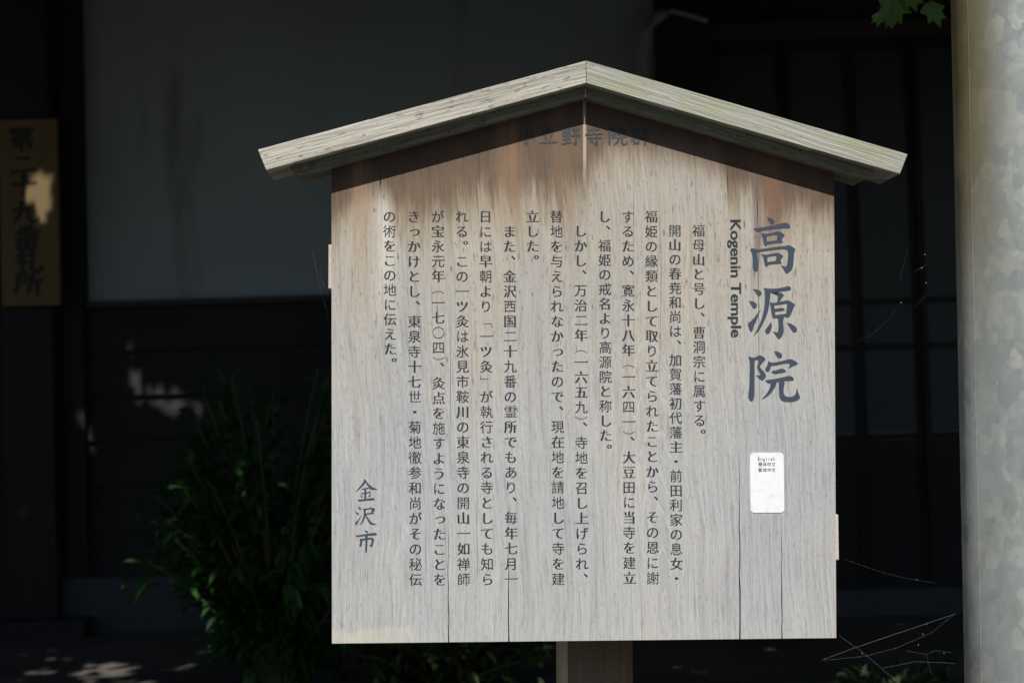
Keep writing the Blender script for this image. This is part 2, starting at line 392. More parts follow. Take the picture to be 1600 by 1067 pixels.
# ------------------------------------------------------------------ lettering
_gc = {}
def outlines(ch, mode):
    """glyph outlines as polylines (em units); mode shapes the strokes: 'serif' thins horizontals and adds
    small triangular finials, 'bold' thickens, 'brush' thickens and tilts"""
    if (ch, mode) in _gc: return _gc[ch, mode]
    cu = bpy.data.curves.new('g', 'FONT'); cu.body = ch
    o = bpy.data.objects.new('g', cu); C.objects.link(o)
    bpy.context.view_layer.objects.active = o; o.select_set(True)
    bpy.ops.object.convert(target='CURVE')
    res = []
    for sp in o.data.splines:
        pl = []; bp = sp.bezier_points; n = len(bp)
        for i in range(n):
            a, b = bp[i], bp[(i + 1) % n]
            c1 = (a.handle_right - a.co).length; c2 = (b.handle_left - b.co).length
            ch1 = b.co - a.co
            if ch1.length < 1e-6: continue
            u = ch1.normalized()
            straight = abs(u.x * (a.handle_right - a.co).y - u.y * (a.handle_right - a.co).x) < 2e-3 and abs(u.x * (b.handle_left - b.co).y - u.y * (b.handle_left - b.co).x) < 2e-3
            k = 1 if straight else 5
            for j in range(k):
                t = j / k
                p = a.co * (1 - t) ** 3 + a.handle_right * 3 * t * (1 - t) ** 2 + b.handle_left * 3 * t * t * (1 - t) + b.co * t ** 3
                pl.append(Vector((p.x, p.y)))
        if len(pl) > 2: res.append(pl)
    me = o.data; bpy.data.objects.remove(o); bpy.data.curves.remove(me)
    def area(p): return sum(p[i - 1].x * p[i].y - p[i].x * p[i - 1].y for i in range(len(p))) / 2
    if res:
        big = max(res, key=lambda p: abs(area(p)))
        sgn = 1 if area(big) > 0 else -1
    ih, iv = {'serif': (-.012, .017), 'bold': (.008, .010), 'brush': (-.004, .009), 'plain': (0, 0), 'fat': (.006, .012)}[mode]
    if mode == 'serif':
        iv = .033 if len(res) <= 4 else (.025 if len(res) <= 7 else .017)
        ih = -.0145
        if ch in '（）「」〇': iv = -.02
        if ch in '世執施': iv = .009
    def inflate(p, ih, iv):
        n = len(p); q = []
        for i in range(n):
            d0 = (p[i] - p[i - 1]); d1 = (p[(i + 1) % n] - p[i])
            if d0.length < 1e-6: d0 = d1.copy()
            if d1.length < 1e-6: d1 = d0.copy()
            d0.normalize(); d1.normalize()
            (n0, o0), (n1, o1) = [(m, ih * m.y ** 4 + iv * m.x ** 2) for m in (Vector((d.y, -d.x)) * sgn for d in (d0, d1))]
            det = n0.x * n1.y - n0.y * n1.x
            if abs(det) > .25: v = Vector(((o0 * n1.y - o1 * n0.y) / det, (n0.x * o1 - n1.x * o0) / det))
            else: v = ((n0 + n1).normalized() if (n0 + n1).length > 1e-4 else n0) * (o0 + o1) / 2
            if v.length > .05: v = v.normalized() * .05
            q.append(p[i] + v)
        return q
    def finials(q):
        if len(q) > 3:
            # triangular finial on the right end of horizontals
            f = []; n = len(q)
            for i in range(n):
                f.append(q[i])
                a, b, c, d = q[i - 1], q[i], q[(i + 1) % n], q[(i + 2) % n]
                e = c - b
                if abs(e.x) < .012 and .012 < abs(e.y) < .075:
                    nn = Vector((e.y, -e.x)) * sgn
                    h0, h1 = b - a, d - c
                    if nn.x > 0 and abs(h0.x) > .12 and abs(h0.y) < .02 and abs(h1.x) > .12 and abs(h1.y) < .02:
                        top, bot = (b, c) if b.y > c.y else (c, b)
                        pk = [Vector((top.x - .085, top.y)), Vector((top.x - .03, top.y + .055)), Vector((top.x + .012, top.y + .012)), Vector((bot.x + .008, bot.y))]
                        f.pop()
                        f.extend(pk if b.y > c.y else pk[::-1])
                        f.append(None)
            g = []; skip = False
            for v in f:
                if v is None: skip = True; continue
                if skip: skip = False; continue
                g.append(v)
            if f and f[-1] is None: g = g[1:]
            q = g
        return q
    def crossed(ps):
        sg = []
        for p in ps:
            n = len(p); c = len(sg)
            sg += [(p[i], p[(i + 1) % n], c + i, c + (i + 1) % n) for i in range(n)]
        bx = [(min(a.x, b.x), max(a.x, b.x), min(a.y, b.y), max(a.y, b.y)) for a, b, i, j in sg]
        o = sorted(range(len(sg)), key=lambda i: bx[i][0])
        for ii, i in enumerate(o):
            a, b, i0, i1 = sg[i]; B = bx[i]
            for j in o[ii + 1:]:
                D = bx[j]
                if D[0] > B[1]: break
                if D[2] > B[3] or D[3] < B[2]: continue
                c, d, j0, j1 = sg[j]
                if i0 in (j0, j1) or i1 in (j0, j1): continue
                e, f = b - a, d - c
                s1 = e.cross(c - a); s2 = e.cross(d - a); s3 = f.cross(a - c); s4 = f.cross(b - c)
                if s1 * s2 < 0 and s3 * s4 < 0: return True
        return False
    out = res
    for k, fn in ((1, 1), (.75, 1), (.75, 0), (.5, 0), (.3, 0), (.15, 0)):
        t = [inflate(p, ih * k, iv * k) for p in res]
        if fn and mode == 'serif': t = [finials(p) for p in t]
        if not crossed(t):
            out = t; break
    if mode == 'brush':
        out = [[Vector((v.x, v.y + (v.x - .5) * .06)) for v in p] for p in out]
    _gc[ch, mode] = out
    return out
def fill2d(name, polys, y, mat, parent, place):
    """polygons (even-odd) filled flat, laid at local (x, y, z); place maps (u,v)->(x,z)"""
    cu = bpy.data.curves.new(name, 'CURVE'); cu.dimensions = '2D'; cu.fill_mode = 'FRONT'
    for p in polys:
        s = cu.splines.new('POLY'); s.points.add(len(p) - 1); s.use_cyclic_u = True
        for pt, v in zip(s.points, p): pt.co = (v[0] * 50, v[1] * 50, 0, 1)
    o = bpy.data.objects.new(name, cu); C.objects.link(o)
    dg = bpy.context.evaluated_depsgraph_get(); dg.update()
    me0 = o.evaluated_get(dg).to_mesh()
    vs = [(v.co.x / 50, y, v.co.y / 50) for v in me0.vertices]; fs = [tuple(reversed(f.vertices)) for f in me0.polygons]
    me = bpy.data.meshes.new(name)
    bpy.data.objects.remove(o); bpy.data.curves.remove(cu)
    me.from_pydata(vs, [], fs)
    # face towards -y
    me.update()
    if me.polygons and sum(f.normal.y * f.area for f in me.polygons) > 0: me.flip_normals()
    return link(name, me, mat, parent)

bm_r = bmesh.new()
box(bm_r, -45, 45, -7.6, -1.2, -.2, .004)
q = NT('asphalt', .9); q.color(q.mix(q.noise(60, 5), (.035, .037, .041), (.06, .062, .066)))
tag(bm_obj('added_lane', bm_r, q.m), kind='structure')  # unseen dark asphalt, added to cut warm ground bounce onto the hall

# ------------------------------------------------------------------ the information sign
SA, SB = 0.0521, -0.0536                       # turn and lean of the board as seen from the camera
Rz = Matrix.Rotation(SA, 3, 'Z'); Rx = Matrix.Rotation(SB, 3, 'X')
basis = Matrix((c_rt, fwd, c_up)).transposed()
Rs = basis @ Rz @ Rx
Ts = CAM + basis @ Vector((.1235, 2.3592, -.4958))
sign = empty('information_sign')
sign.matrix_world = Matrix.Translation(Ts) @ Rs.to_4x4()
tag(sign, 'roofed grey wooden notice board with vertical Japanese text, standing on a single brown post', 'sign')
Ri = Rs.inverted()
def bp(px, py, y=0.0):
    """board coordinates (x, z) of the photo position (px,py) on the board's face"""
    d = Ri @ (fwd + c_rt * ((px - 800) / FPX) + c_up * ((533.5 - py) / FPX)); o = Ri @ (CAM - Ts)
    t = (y - o.y) / d.y
    p = o + d * t
    return p.x, p.z
HW = .42
def roofz(x, top=HA): return top - SLOPE * abs(x)
BT = .030                                      # board thickness
# front outline with the drying cracks open to the bottom edge
def crack(px, py_top, wd):
    x, zt = bp(px, py_top); xb, _ = bp(px + 1, 1000)
    L_, R_ = [], []
    for i in range(1, 12):
        t = i / 12; j = random.uniform(-.0007, .0007)
        xx = xb + (x - xb) * t + j; ww = wd * (1 - t) ** .6 * random.uniform(.75, 1.1)
        L_.append((xx - ww, zt * t)); R_.append((xx + ww, zt * t))
    return [(xb - wd, 0.0)] + L_ + [(x, zt)] + R_[::-1] + [(xb + wd, 0.0)]
outl = [(-HW, 0.0)]
for a in ((700, 800, .0009), (794, 850, .0012), (1155, 700, .0013), (1221, 806, .0010)): outl += crack(*a)
outl += [(HW, 0.0), (HW + .008, roofz(HW)), (0, HA), (-HW - .004, roofz(HW))]
def slit(pts, wd):
    l = [bp(*p) for p in pts]
    a = [(x - wd * (0 if i in (0, len(l) - 1) else 1), z) for i, (x, z) in enumerate(l)]
    b = [(x + wd, z) for x, z in l[1:-1]]
    return a + b[::-1]
slits = [slit(p, wd) for p, wd in (
    ([(1189, 330), (1184.5, 420), (1186, 560), (1187, 705)], .0004), ([(1222, 340), (1242, 420), (1230, 640), (1228, 700)], .0),
    ([(596, 262), (594, 285), (593.5, 300)], .0009), ([(1138, 245), (1137, 280), (1138, 335)], .0006), ([(1181, 275), (1184, 330), (1183.5, 362)], .0006),
    ([(992, 240), (990, 330), (990.5, 470)], .00035), ([(1029, 300), (1033, 420), (1031, 560), (1028, 660)], .00025), ([(704, 480), (704, 600), (703, 760)], .00035),
    ([(746, 690), (745, 800), (747, 965)], .00035), ([(1149, 590), (1150, 640), (1150, 690)], .0003), ([(1202, 805), (1203, 850), (1202, 905)], .0003),
    ([(666, 800), (665.5, 850), (665, 930)], .0003), ([(795, 780), (795, 810), (795, 838)], .0004)) if wd > 0]
bm = bmesh.new(); prism(bm, outl, 0, BT, slits)
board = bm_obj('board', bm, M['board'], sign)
bm = bmesh.new(); prism(bm, [(-HW + .002, .004), (HW - .002, .004), (HW - .002, roofz(HW) - .003), (0, HA - .003), (-HW + .002, roofz(HW) - .003)], BT + .0006, BT + .006)
bm_obj('backing', bm, M['crack'], sign)
# cleats across the back, one shows at each side
bm = bmesh.new(); z1 = bp(512, 378)[1]; z0 = bp(512, 448)[1]; box(bm, -HW - .0112, HW - .004, BT + .0062, BT + .042, z0, z1, .0015)
bm_obj('cleat', bm, M['cleat'], sign)
bm = bmesh.new(); z1 = bp(1310, 806)[1]; z0 = bp(1310, 878)[1]; box(bm, -HW + .004, HW + .0170, BT + .0062, BT + .042, z0, z1, .0015)
bm_obj('cleat', bm, M['cleat'], sign)
bm = bmesh.new(); nx, nz = bp(1306, 527); tube(bm, [(HW - .004, BT * .4, nz), (HW + .005, BT * .4, nz)], .0011, 8); bm_obj('nail', bm, M['nail'], sign)
# post behind the board, leaning with it, down into the ground
PW = .0615; PX = .0265
bm = bmesh.new(); box(bm, PX - PW, PX + PW, BT + .0424, BT + .0424 + 2 * PW, -1.15, .70)
es = [e for e in bm.edges if abs(e.verts[0].co.z - e.verts[1].co.z) > 1]
bmesh.ops.bevel(bm, geom=es, offset=.010, segments=1, affect='EDGES')
bm.faces.ensure_lookup_table()
post = bm_obj('post', bm, M['post'], sign); post.data.materials.append(M['post_edge'])
for f in post.data.polygons:
    if f.normal.x < -.5 : f.material_index = 1  # left-facing sides of the post coloured paler
# roof: two planks meeting at the ridge over two battens
ang = math.atan(SLOPE); cs, sn = math.cos(ang), math.sin(ang)
BH = .018; TH = .036
def plank(name, side, mat, x0, x1, z0, z1, y0, y1, bev, rows=None):
    """box whose local x runs down the slope from the ridge; mitred at the ridge"""
    bm = bmesh.new()
    tn = math.tan(ang)
    pts = [(x0 - z0 * tn + .0005, z0), (x1 - .004 if bev else x1 - .012, z0), (x1, z1) if bev else (x1 - .002, z1), (x0 - z1 * tn + .0005, z1)]
    prism(bm, pts, y0, y1)
    if bev:
        bmesh.ops.dissolve_limit(bm, angle_limit=.01, verts=bm.verts, edges=bm.edges)
        es = [e for e in bm.edges if all(abs(v.co.z - z1) < 1e-5 for v in e.verts) and abs(e.verts[0].co.x - e.verts[1].co.x) > .2]
        bmesh.ops.bevel(bm, geom=es, offset=.009, segments=1, affect='EDGES')
    if side < 0:
        for v in bm.verts: v.co.x = -v.co.x
    o = bm_obj(name, bm, mat, sign)
    o.location = (0, 0, HA); o.rotation_euler = (0, side * ang, 0)
    return o
E_ = .5255 / cs
for side, mat in ((-1, M['roof_pale']), (1, M['roof_green'])):
    plank('batten', side, M['batten'], 0, .488 / cs, .0004, BH, -.022, .052, 0)
    plank('roof_plank', side, mat, 0, E_, BH + .0004, BH + TH, -.046, .060, 1)

# ---- lettering on the board
EM = .0223
def column(chars, x0, y0, x1, y1, mode='serif', em=EM, mat=None, name='inscription'):
    """vertical line of characters between two photo positions (centres of first and last cell)"""
    def wt(c, nx):
        if c == '）': return .5
        return 1.0
    pos = [0.0]
    for i in range(1, len(chars)):
        a, b = chars[i - 1], chars[i]
        s = 1.0
        if b == '（' : s = .82
        if a == '（' : s = .98
        if a == '）': s = .36
        pos.append(pos[-1] + s)
    A = Vector(bp(x0, y0)); B = Vector(bp(x1, y1))
    polys = []
    L = pos[-1] or 1
    up = (A - B).normalized(); rgt = Vector((up.y, -up.x))
    for c, t in zip(chars, pos):
        if c == '　': continue
        ctr = A.lerp(B, t / L)
        for p in outlines(c, mode):
            q = []
            for v in p:
                u, w_ = v.x - .5, v.y - .38
                if c in '（）「」': u, w_ = w_, -u
                if c in '、。': u, w_ = u + .58, w_ + .56
                if c in 'っ': u, w_ = u + .06, w_ + .06
                q.append(ctr + rgt * (u * em) + up * (w_ * em))
            polys.append(q)
    return fill2d(name, polys, -.0004, mat or M['ink'], board, None)
TOP, END = 338.5, 904.5
cols = [
 ('福母山と号し、曹洞宗に属する。', 1091.5, 360.5, 1093, 679.5),
 ('開山の春尭和尚は、加賀藩初代藩主・前田利家の息女・', 1054.5, 360.5, 1057, 903),
 ('福姫の縁類として取り立てられたことから、その恩に謝', 1017.5, TOP, 1020, 902.5),
 ('するため、寛永十八年（一六四一）、大豆田に当寺を建立', 981, TOP, 983.5, 902.5),
 ('し、福姫の戒名より高源院と称した。', 944.5, TOP, 946.5, 703),
 ('しかし、万治二年（一六五九）、寺地を召し上げられ、', 907, 361, 909.5, 904),
 ('替地を与えられなかったので、現在地を請地して寺を建', 869.5, TOP, 872.5, 904),
 ('立した。', 832, TOP, 832.5, 407.5),
 ('　また、金沢西国二十九番の霊所でもあり、毎年七月一', 796, TOP, 799, 904),
 ('日には早朝より「一ツ灸」が執行される寺としても知ら', 758.5, TOP, 761.5, 904.5),
 ('れる。この一ツ灸は氷見市鞍川の東泉寺の開山一如禅師', 721.5, TOP, 724.5, 904.5),
 ('が宝永元年（一七〇四）、灸点を施すようになったことを', 684, TOP, 687, 905),
 ('きっかけとし、東泉寺十七世・菊地徹参和尚がその秘伝', 646.5, TOP, 649.5, 905),
 ('の術をこの地に伝えた。', 608.5, TOP, 610, 568)]
for a in cols: column(*a)
# the title, the city's name: brush letters drawn as outlines (units of a 1067 grid over 100 photo pixels)
TITLE = [((1160, 330), [
 "408,108 440,110 490,125 530,150 540,180 528,212 495,222 470,215 450,180 425,140",
 "182,290 300,275 500,240 640,208 690,195 735,192 775,215 798,250 795,285 640,290 480,305 330,335 260,350 220,335 195,310",
 "303,365 340,370 400,382 500,365 560,345 590,332 640,350 690,385 707,405 675,440 652,475 665,500 675,530 560,535 420,555 405,580 388,588 368,575 350,520 340,450 325,400",
 "405,425 480,405 560,393 577,410 575,450 565,490 500,495 412,508",
 "128,635 150,620 190,622 245,640 330,630 500,605 640,588 720,578 765,565 810,580 885,630 882,660 860,700 858,800 842,920 828,970 790,1010 740,1045 720,1035 690,980 655,930 635,900 690,920 730,928 748,880 755,780 760,690 745,655 720,635 640,635 500,650 330,675 245,688 255,800 265,960 250,1000 220,1013 195,1000 170,960 172,850 165,740 150,680 130,655",
 "313,715 350,718 390,730 480,712 540,702 580,690 640,715 683,748 665,780 635,815 645,850 655,878 560,880 430,895 415,920 400,928 380,918 365,870 352,790 335,745",
 "412,772 470,755 550,743 567,760 562,800 550,832 490,838 420,847"]),
 ((1160, 436), [
 "175,165 230,170 290,190 320,225 318,250 300,278 272,288 250,275 215,220",
 "107,365 150,368 205,385 240,420 243,455 225,485 195,495 170,480 140,425",
 "298,510 298,530 270,590 240,680 190,780 170,860 150,883 125,865 100,800 85,750 95,735 140,705 200,640 250,570",
 "355,155 375,150 430,160 560,160 680,140 735,122 770,118 800,130 812,160 800,185 770,195 620,212 470,225 465,290 450,400 435,510 400,620 340,750 290,840 200,940 185,952 195,930 250,830 305,710 345,580 370,420 378,280 375,210",
 "582,214 640,228 680,250 695,270 660,315 615,375 690,368 755,352 810,375 880,432 850,480 830,540 800,610 775,638 745,645 720,628 690,630 690,660 675,690 685,800 693,880 660,950 630,995 605,1000 580,985 545,925 500,870 550,885 590,885 600,800 600,720 590,655 545,650 520,662 500,645 485,570 470,470 452,390 520,398 580,388 590,300",
 "530,440 640,428 740,410 745,440 725,575 640,590 548,600 542,548 600,540 690,530 705,515 690,490 660,478 600,488 538,498",
 "468,715 485,740 495,780 480,840 455,900 425,918 390,905 375,870 385,835 420,800 450,750",
 "735,728 790,738 850,765 895,800 912,840 900,880 870,897 840,885 790,810"]),
 ((1160, 540), [
 "97,185 120,182 185,205 230,185 280,160 330,170 370,200 387,225 350,270 310,310 288,350 310,385 370,440 397,500 385,540 350,568 318,578 290,560 245,515 222,488 270,500 300,490 290,440 245,375 245,340 265,290 265,240 210,240 203,260 202,450 200,650 203,820 190,890 160,928 130,925 95,870 100,800 112,700 120,500 125,300 110,220",
 "527,92 560,90 620,110 655,140 663,175 650,205 605,212 575,190 545,130",
 "430,255 450,262 480,285 600,270 720,240 795,220 850,238 910,280 930,300 900,320 830,350 765,385 785,340 790,305 770,295 700,300 580,325 475,342 455,410 430,440 400,435 375,400 385,370 410,340 425,290",
 "480,430 500,420 580,405 640,382 680,385 715,405 725,430 700,448 620,460 550,475 510,465 490,448",
 "375,575 420,570 560,550 680,525 780,500 830,515 860,550 850,580 780,588 690,590 708,625 690,680 685,780 700,830 740,850 800,855 860,840 890,790 905,720 912,695 925,770 965,860 950,890 880,930 780,940 690,935 640,905 610,840 608,720 605,605 560,605 575,630 520,730 460,810 380,870 310,898 370,840 430,760 465,680 470,625 430,630 400,610"])]
CITY = [((545, 745), [
 "205,30 245,45 245,65 300,120 350,150 400,168 385,175 310,178 270,130 232,75 200,120 140,175 85,215 140,150 185,95 210,55",
 "175,165 217,155 245,149 275,140 285,150 270,162 244,166 243,213 300,200 312,212 290,222 243,228 242,303 330,288 355,295 355,320 250,325 150,338 130,330 120,315 217,306 217,232 180,238 155,228 217,218 217,170 190,175",
 "165,250 190,265 192,290 180,288 165,270", "295,235 310,250 285,270 258,278 280,255"]),
 ((545, 745), [
 "118,410 160,425 175,445 155,455 135,435", "90,482 130,495 142,515 125,528 105,505",
 "168,540 165,560 125,630 110,675 95,655 88,628 110,615 140,580",
 "195,435 240,438 300,425 330,422 370,450 340,480 350,510 280,515 240,525 270,570 310,625 350,645 400,662 300,662 265,610 232,540 215,590 185,645 150,665 190,600 205,540 210,470",
 "235,455 310,442 318,455 312,495 235,505"]),
 ((545, 745), [
 "218,735 255,745 270,760 260,775 240,772",
 "92,812 200,795 330,775 375,772 392,790 385,808 263,812 262,845 290,838 325,840 355,865 345,900 335,950 318,975 280,940 310,938 318,880 310,860 261,868 258,950 250,1040 240,1055 225,1030 232,940 230,873 190,880 182,950 165,970 145,955 160,900 150,858 228,850 228,815 130,830 105,828"])]
def smooth(p, sharp=.45):
    out = []; n = len(p)
    for i in range(n):
        a, b, c = p[i - 1], p[i], p[(i + 1) % n]
        d0, d1 = (b - a), (c - b)
        if d0.length > 1e-9 and d1.length > 1e-9 and d0.normalized().dot(d1.normalized()) > sharp:
            out += [b - d0 * .25, b * .75 + (a * .125 + c * .125), b + d1 * .25]
        else: out.append(b)
    return out
def drawn(name, letters, k, mat):
    for (ox, oy), strs in letters:
        polys = []
        for s in strs:
            p = [Vector(bp(ox + float(a.split(',')[0]) * k, oy + float(a.split(',')[1]) * k)) for a in s.split()]
            polys.append(smooth(p))
        fill2d(name, polys, -.0004, mat, board, None)
drawn('title_character', TITLE, 100 / 1067, M['ink_blue'])
drawn('city_character', CITY, 55 / 489, M['ink_blue'])
BRUSH = {
'小': "50,8 50,88 38,80;28,38 12,66;70,36 88,62",
'立': "46,4 56,18;20,30 80,24;34,40 42,68;68,36 58,72;8,84 94,78",
'野': "12,12 12,48;12,12 44,10 44,46;12,30 44,28;12,48 44,46;28,12 28,86;10,66 46,62;4,90 50,80;58,14 90,10 72,30;64,24 78,36;54,46 96,40 86,54;76,44 76,92 64,84",
'寺': "24,18 76,14;50,4 50,40;8,42 92,36;20,60 86,56;64,46 64,94 50,86;34,66 44,80",
'院': "10,14 10,96;10,14 36,11 24,36;24,36 36,52 22,56;64,2 70,14;44,24 40,38;44,24 94,18 86,32;52,42 80,38;42,58 94,52;58,56 54,76 34,94;74,54 74,84 82,92 97,88 97,72",
'群': "14,16 44,14 42,40;6,28 52,25;14,41 44,38;30,8 24,50 6,78;22,58 22,90;22,58 44,55 44,88;22,86 44,84;62,6 68,18;88,4 78,18;58,26 94,22;60,42 92,38;54,60 98,55;76,22 76,98",
'第': "24,2 12,22;20,12 44,10;32,14 36,22;62,2 52,20;60,12 92,9;74,13 80,22;22,30 76,28 76,44;24,45 76,43;24,45 20,62;20,61 84,58 76,84 66,78;50,28 50,98;46,64 14,92",
'二': "28,28 72,24;8,78 94,72", '十': "8,46 92,42;50,6 50,96",
'九': "8,40 62,34 60,70 70,86 92,82 94,66;38,6 34,50 8,92",
'番': "70,4 26,12;30,16 36,26;68,14 60,26;10,32 92,28;50,10 50,54;48,34 10,58;54,34 92,54;22,60 22,96;22,60 78,58 78,96;22,78 78,76;22,94 78,93;50,60 50,94",
'札': "8,30 48,26;28,6 28,96;26,36 6,66;32,44 46,58;62,8 62,80 72,92 94,86 96,68",
'所': "10,12 46,8;14,26 42,24 40,44;14,26 14,50 4,92;14,46 42,43;88,6 60,20;60,18 58,56 46,92;60,42 98,38;80,42 80,98"}
def brush_polys(ch, wd):
    out = []
    for st in BRUSH[ch].split(';'):
        P = [Vector((float(a.split(',')[0]) / 100 - .5, .5 - float(a.split(',')[1]) / 100)) for a in st.split()]
        w = []
        hor = abs(P[-1].x - P[0].x) > abs(P[-1].y - P[0].y)
        n = len(P)
        pts = []
        for i in range(n - 1):
            m = 5
            for j in range(m): pts.append(P[i].lerp(P[i + 1], j / m))
        pts.append(P[-1])
        k = len(pts); L = (P[-1] - P[0]).length
        for i in range(k):
            t = i / (k - 1)
            if n == 2 and L < .26: ww = .55 + 1.0 * t if t < .8 else 1.35 - 2.5 * (t - .8)
            elif n == 2 and hor and P[-1].y - P[0].y > -.2 and abs(P[-1].y - P[0].y) < .15: ww = .75 + .35 * abs(2 * t - 1) ** 2
            elif n == 2 and P[-1].x < P[0].x - .08: ww = 1.15 - .8 * t
            else: ww = 1.1 - .15 * t if t < .8 else .98 - 2.2 * (t - .8)
            w.append(ww * wd * (.85 if hor else 1.0))
        l, r = [], []
        for i in range(k):
            d = (pts[min(i + 1, k - 1)] - pts[max(i - 1, 0)]).normalized(); nn = Vector((-d.y, d.x))
            l.append(pts[i] + nn * w[i] / 2); r.append(pts[i] - nn * w[i] / 2)
        d0 = (pts[1] - pts[0]).normalized(); d1 = (pts[-1] - pts[-2]).normalized()
        out.append([pts[0] - d0 * w[0] * .3] + l + [pts[-1] + d1 * w[-1] * .4] + r[::-1])
    return out
def brush_row(name, text, places, em, wd, mat, parent, y0, squash=1.0):
    vs, fs = [], []
    i = 0
    for c, (cx, cz) in zip(text, places):
        for p in brush_polys(c, wd):
            pts = [Vector((cx + v.x * em, y0 - 1.2e-5 * (i % 30), cz + v.y * em * squash)) for v in p]; i += 1
            b = len(vs)
            tr = geometry.tessellate_polygon([pts]); vs += [tuple(v) for v in pts]; fs += [tuple(b + k for k in t) for t in tr]
    me = bpy.data.meshes.new(name); me.from_pydata(vs, [], fs); me.update()
    bm = bmesh.new(); bm.from_mesh(me)
    for f in bm.faces:
        f.normal_update()
        if f.normal.y > 0: f.normal_flip()
    bm.to_mesh(me); bm.free()
    return link(name, me, mat, parent)
# small heading under the ridge, partly in the roof's shadow
brush_row('heading', '小立野寺院群', [bp(px, 213.5) for px in (823, 856.5, 892, 928, 964.5, 999.5)], .0335, .115, M['ink_top'], board, -.0004)
# romanised name, turned a quarter
def vertical_latin(text, xl, xr, ytop, ybot, name, mat, off):
    cu = bpy.data.curves.new('g', 'FONT'); cu.body = text; cu.offset = off
    o = bpy.data.objects.new('g', cu); C.objects.link(o)
    dg = bpy.context.evaluated_depsgraph_get(); dg.update()
    me0 = o.evaluated_get(dg).to_mesh()
    v0 = [(v.co.x, v.co.y) for v in me0.vertices]; fs = [tuple(f.vertices) for f in me0.polygons]
    bpy.data.objects.remove(o); bpy.data.curves.remove(cu)
    x0, x1 = min(v[0] for v in v0), max(v[0] for v in v0)
    h = .73
    A, B = Vector(bp(xl, ytop)), Vector(bp(xl + 1, ybot)); rg = Vector(bp(xr, ytop)) - A
    vs = []
    for u, v in v0:
        p = A.lerp(B, (u - x0) / (x1 - x0)) + rg * (v / h); vs.append((p.x, -.0004, p.y))
    me = bpy.data.meshes.new(name); me.from_pydata(vs, [], fs); me.update()
    if sum(f.normal.y * f.area for f in me.polygons) > 0: me.flip_normals()
    return link(name, me, mat, board)
vertical_latin('Kogenin Temple', 1141.5, 1158, 343.5, 527, 'romanised_title', M['ink'], .022)
# white label with three lines of print
x0, z1 = bp(1171.5, 707); x1, z0 = bp(1225.5, 800.5)
def rrect(x0, x1, z0, z1, r, n=6):
    pts = []
    for cx, cz, a0 in ((x1 - r, z1 - r, 0), (x0 + r, z1 - r, 90), (x0 + r, z0 + r, 180), (x1 - r, z0 + r, 270)):
        for i in range(n + 1):
            a = R(a0 + 90 * i / n); pts.append((cx + r * math.cos(a), cz + r * math.sin(a)))
    return pts
bm = bmesh.new(); prism(bm, rrect(x0, x1, z0, z1, .0065), -.0009, -.0002)
label = bm_obj('label', bm, M['sticker'], sign); tag(label, 'white rounded label stuck on the board')
def label_row(text, xs, yc, em, mode, sx=1):
    polys = []
    for c, px in zip(text, xs):
        ctr = Vector(bp(px, yc)); o_ = outlines(c, mode)
        lat = ord(c) < 128
        xm = sum(v.x for p in o_ for v in p) / sum(len(p) for p in o_) if lat else .5
        for p in o_: polys.append([ctr + Vector(((v.x - xm) * em * sx, (v.y - .38) * em)) for v in p])
    fill2d('label_print', polys, -.0012, M['label_ink'], label, None)
label_row('English', [1185.6 + 3.9 * i for i in range(7)], 716.5, .0074, 'bold')
label_row('簡体中文', [1187.7 + 6.9 * i for i in range(4)], 725, .0071, 'bold')
label_row('繁体中文', [1187.7 + 6.9 * i for i in range(4)], 734, .0071, 'bold')

# ------------------------------------------------------------------ galvanised pole on the right
PR = .127
pa = at(1491.5, 0, -.10); pb = at(1513, 1067, -.10)
axd = (pa - pb).normalized()
def on_axis(z): return pb + axd * ((z - pb.z) / axd.z) + Vector((PR, 0, 0))
pole = empty('metal_pole', on_axis(0))
tag(pole, 'thick galvanised steel pole with spangled zinc and a seam, beside the notice board', 'pole')
bm = bmesh.new()
p0 = on_axis(0)
sg = 64; rings = []
for z in (-.3, .5, 1.0, 1.5, 2.0, 3.0, 4.5):
    c = on_axis(z) - p0
    ring = []
    for k in range(sg):
        a = 2 * math.pi * k / sg
        r = PR + .0009 * math.exp(-((((math.degrees(a) - 199 + 180) % 360) - 180) / 2.2) ** 2)
        ring.append(bm.verts.new((c.x + r * math.cos(a), c.y + r * math.sin(a), z)))
    rings.append(ring)
for r0, r1 in zip(rings, rings[1:]):
    for k in range(sg): bm.faces.new((r0[k], r0[(k + 1) % sg], r1[(k + 1) % sg], r1[k]))
bm.faces.new(rings[-1])
bm_obj('pipe', bm, M['zinc'], pole, smooth=True)
bm = bmesh.new()
a = R(199)
tube(bm, [(on_axis(z) - p0) * 1 + Vector((math.cos(a) * (PR - .0016), math.sin(a) * (PR - .0016), 0)) for z in (-.3, .8, 1.6, 2.4, 4.4)], .0022, 8)
bm_obj('weld_seam', bm, M['zinc'], pole, smooth=True)

# ------------------------------------------------------------------ ground
bm = bmesh.new()
n = 40
vs = [[bm.verts.new(((i / n - .5) * 90, (j / n) * 90 - 40, 0)) for j in range(n + 1)] for i in range(n + 1)]
for i in range(n):
    for j in range(n): bm.faces.new((vs[i][j], vs[i + 1][j], vs[i + 1][j + 1], vs[i][j + 1]))
tag(bm_obj('ground', bm, M['ground']), kind='structure')

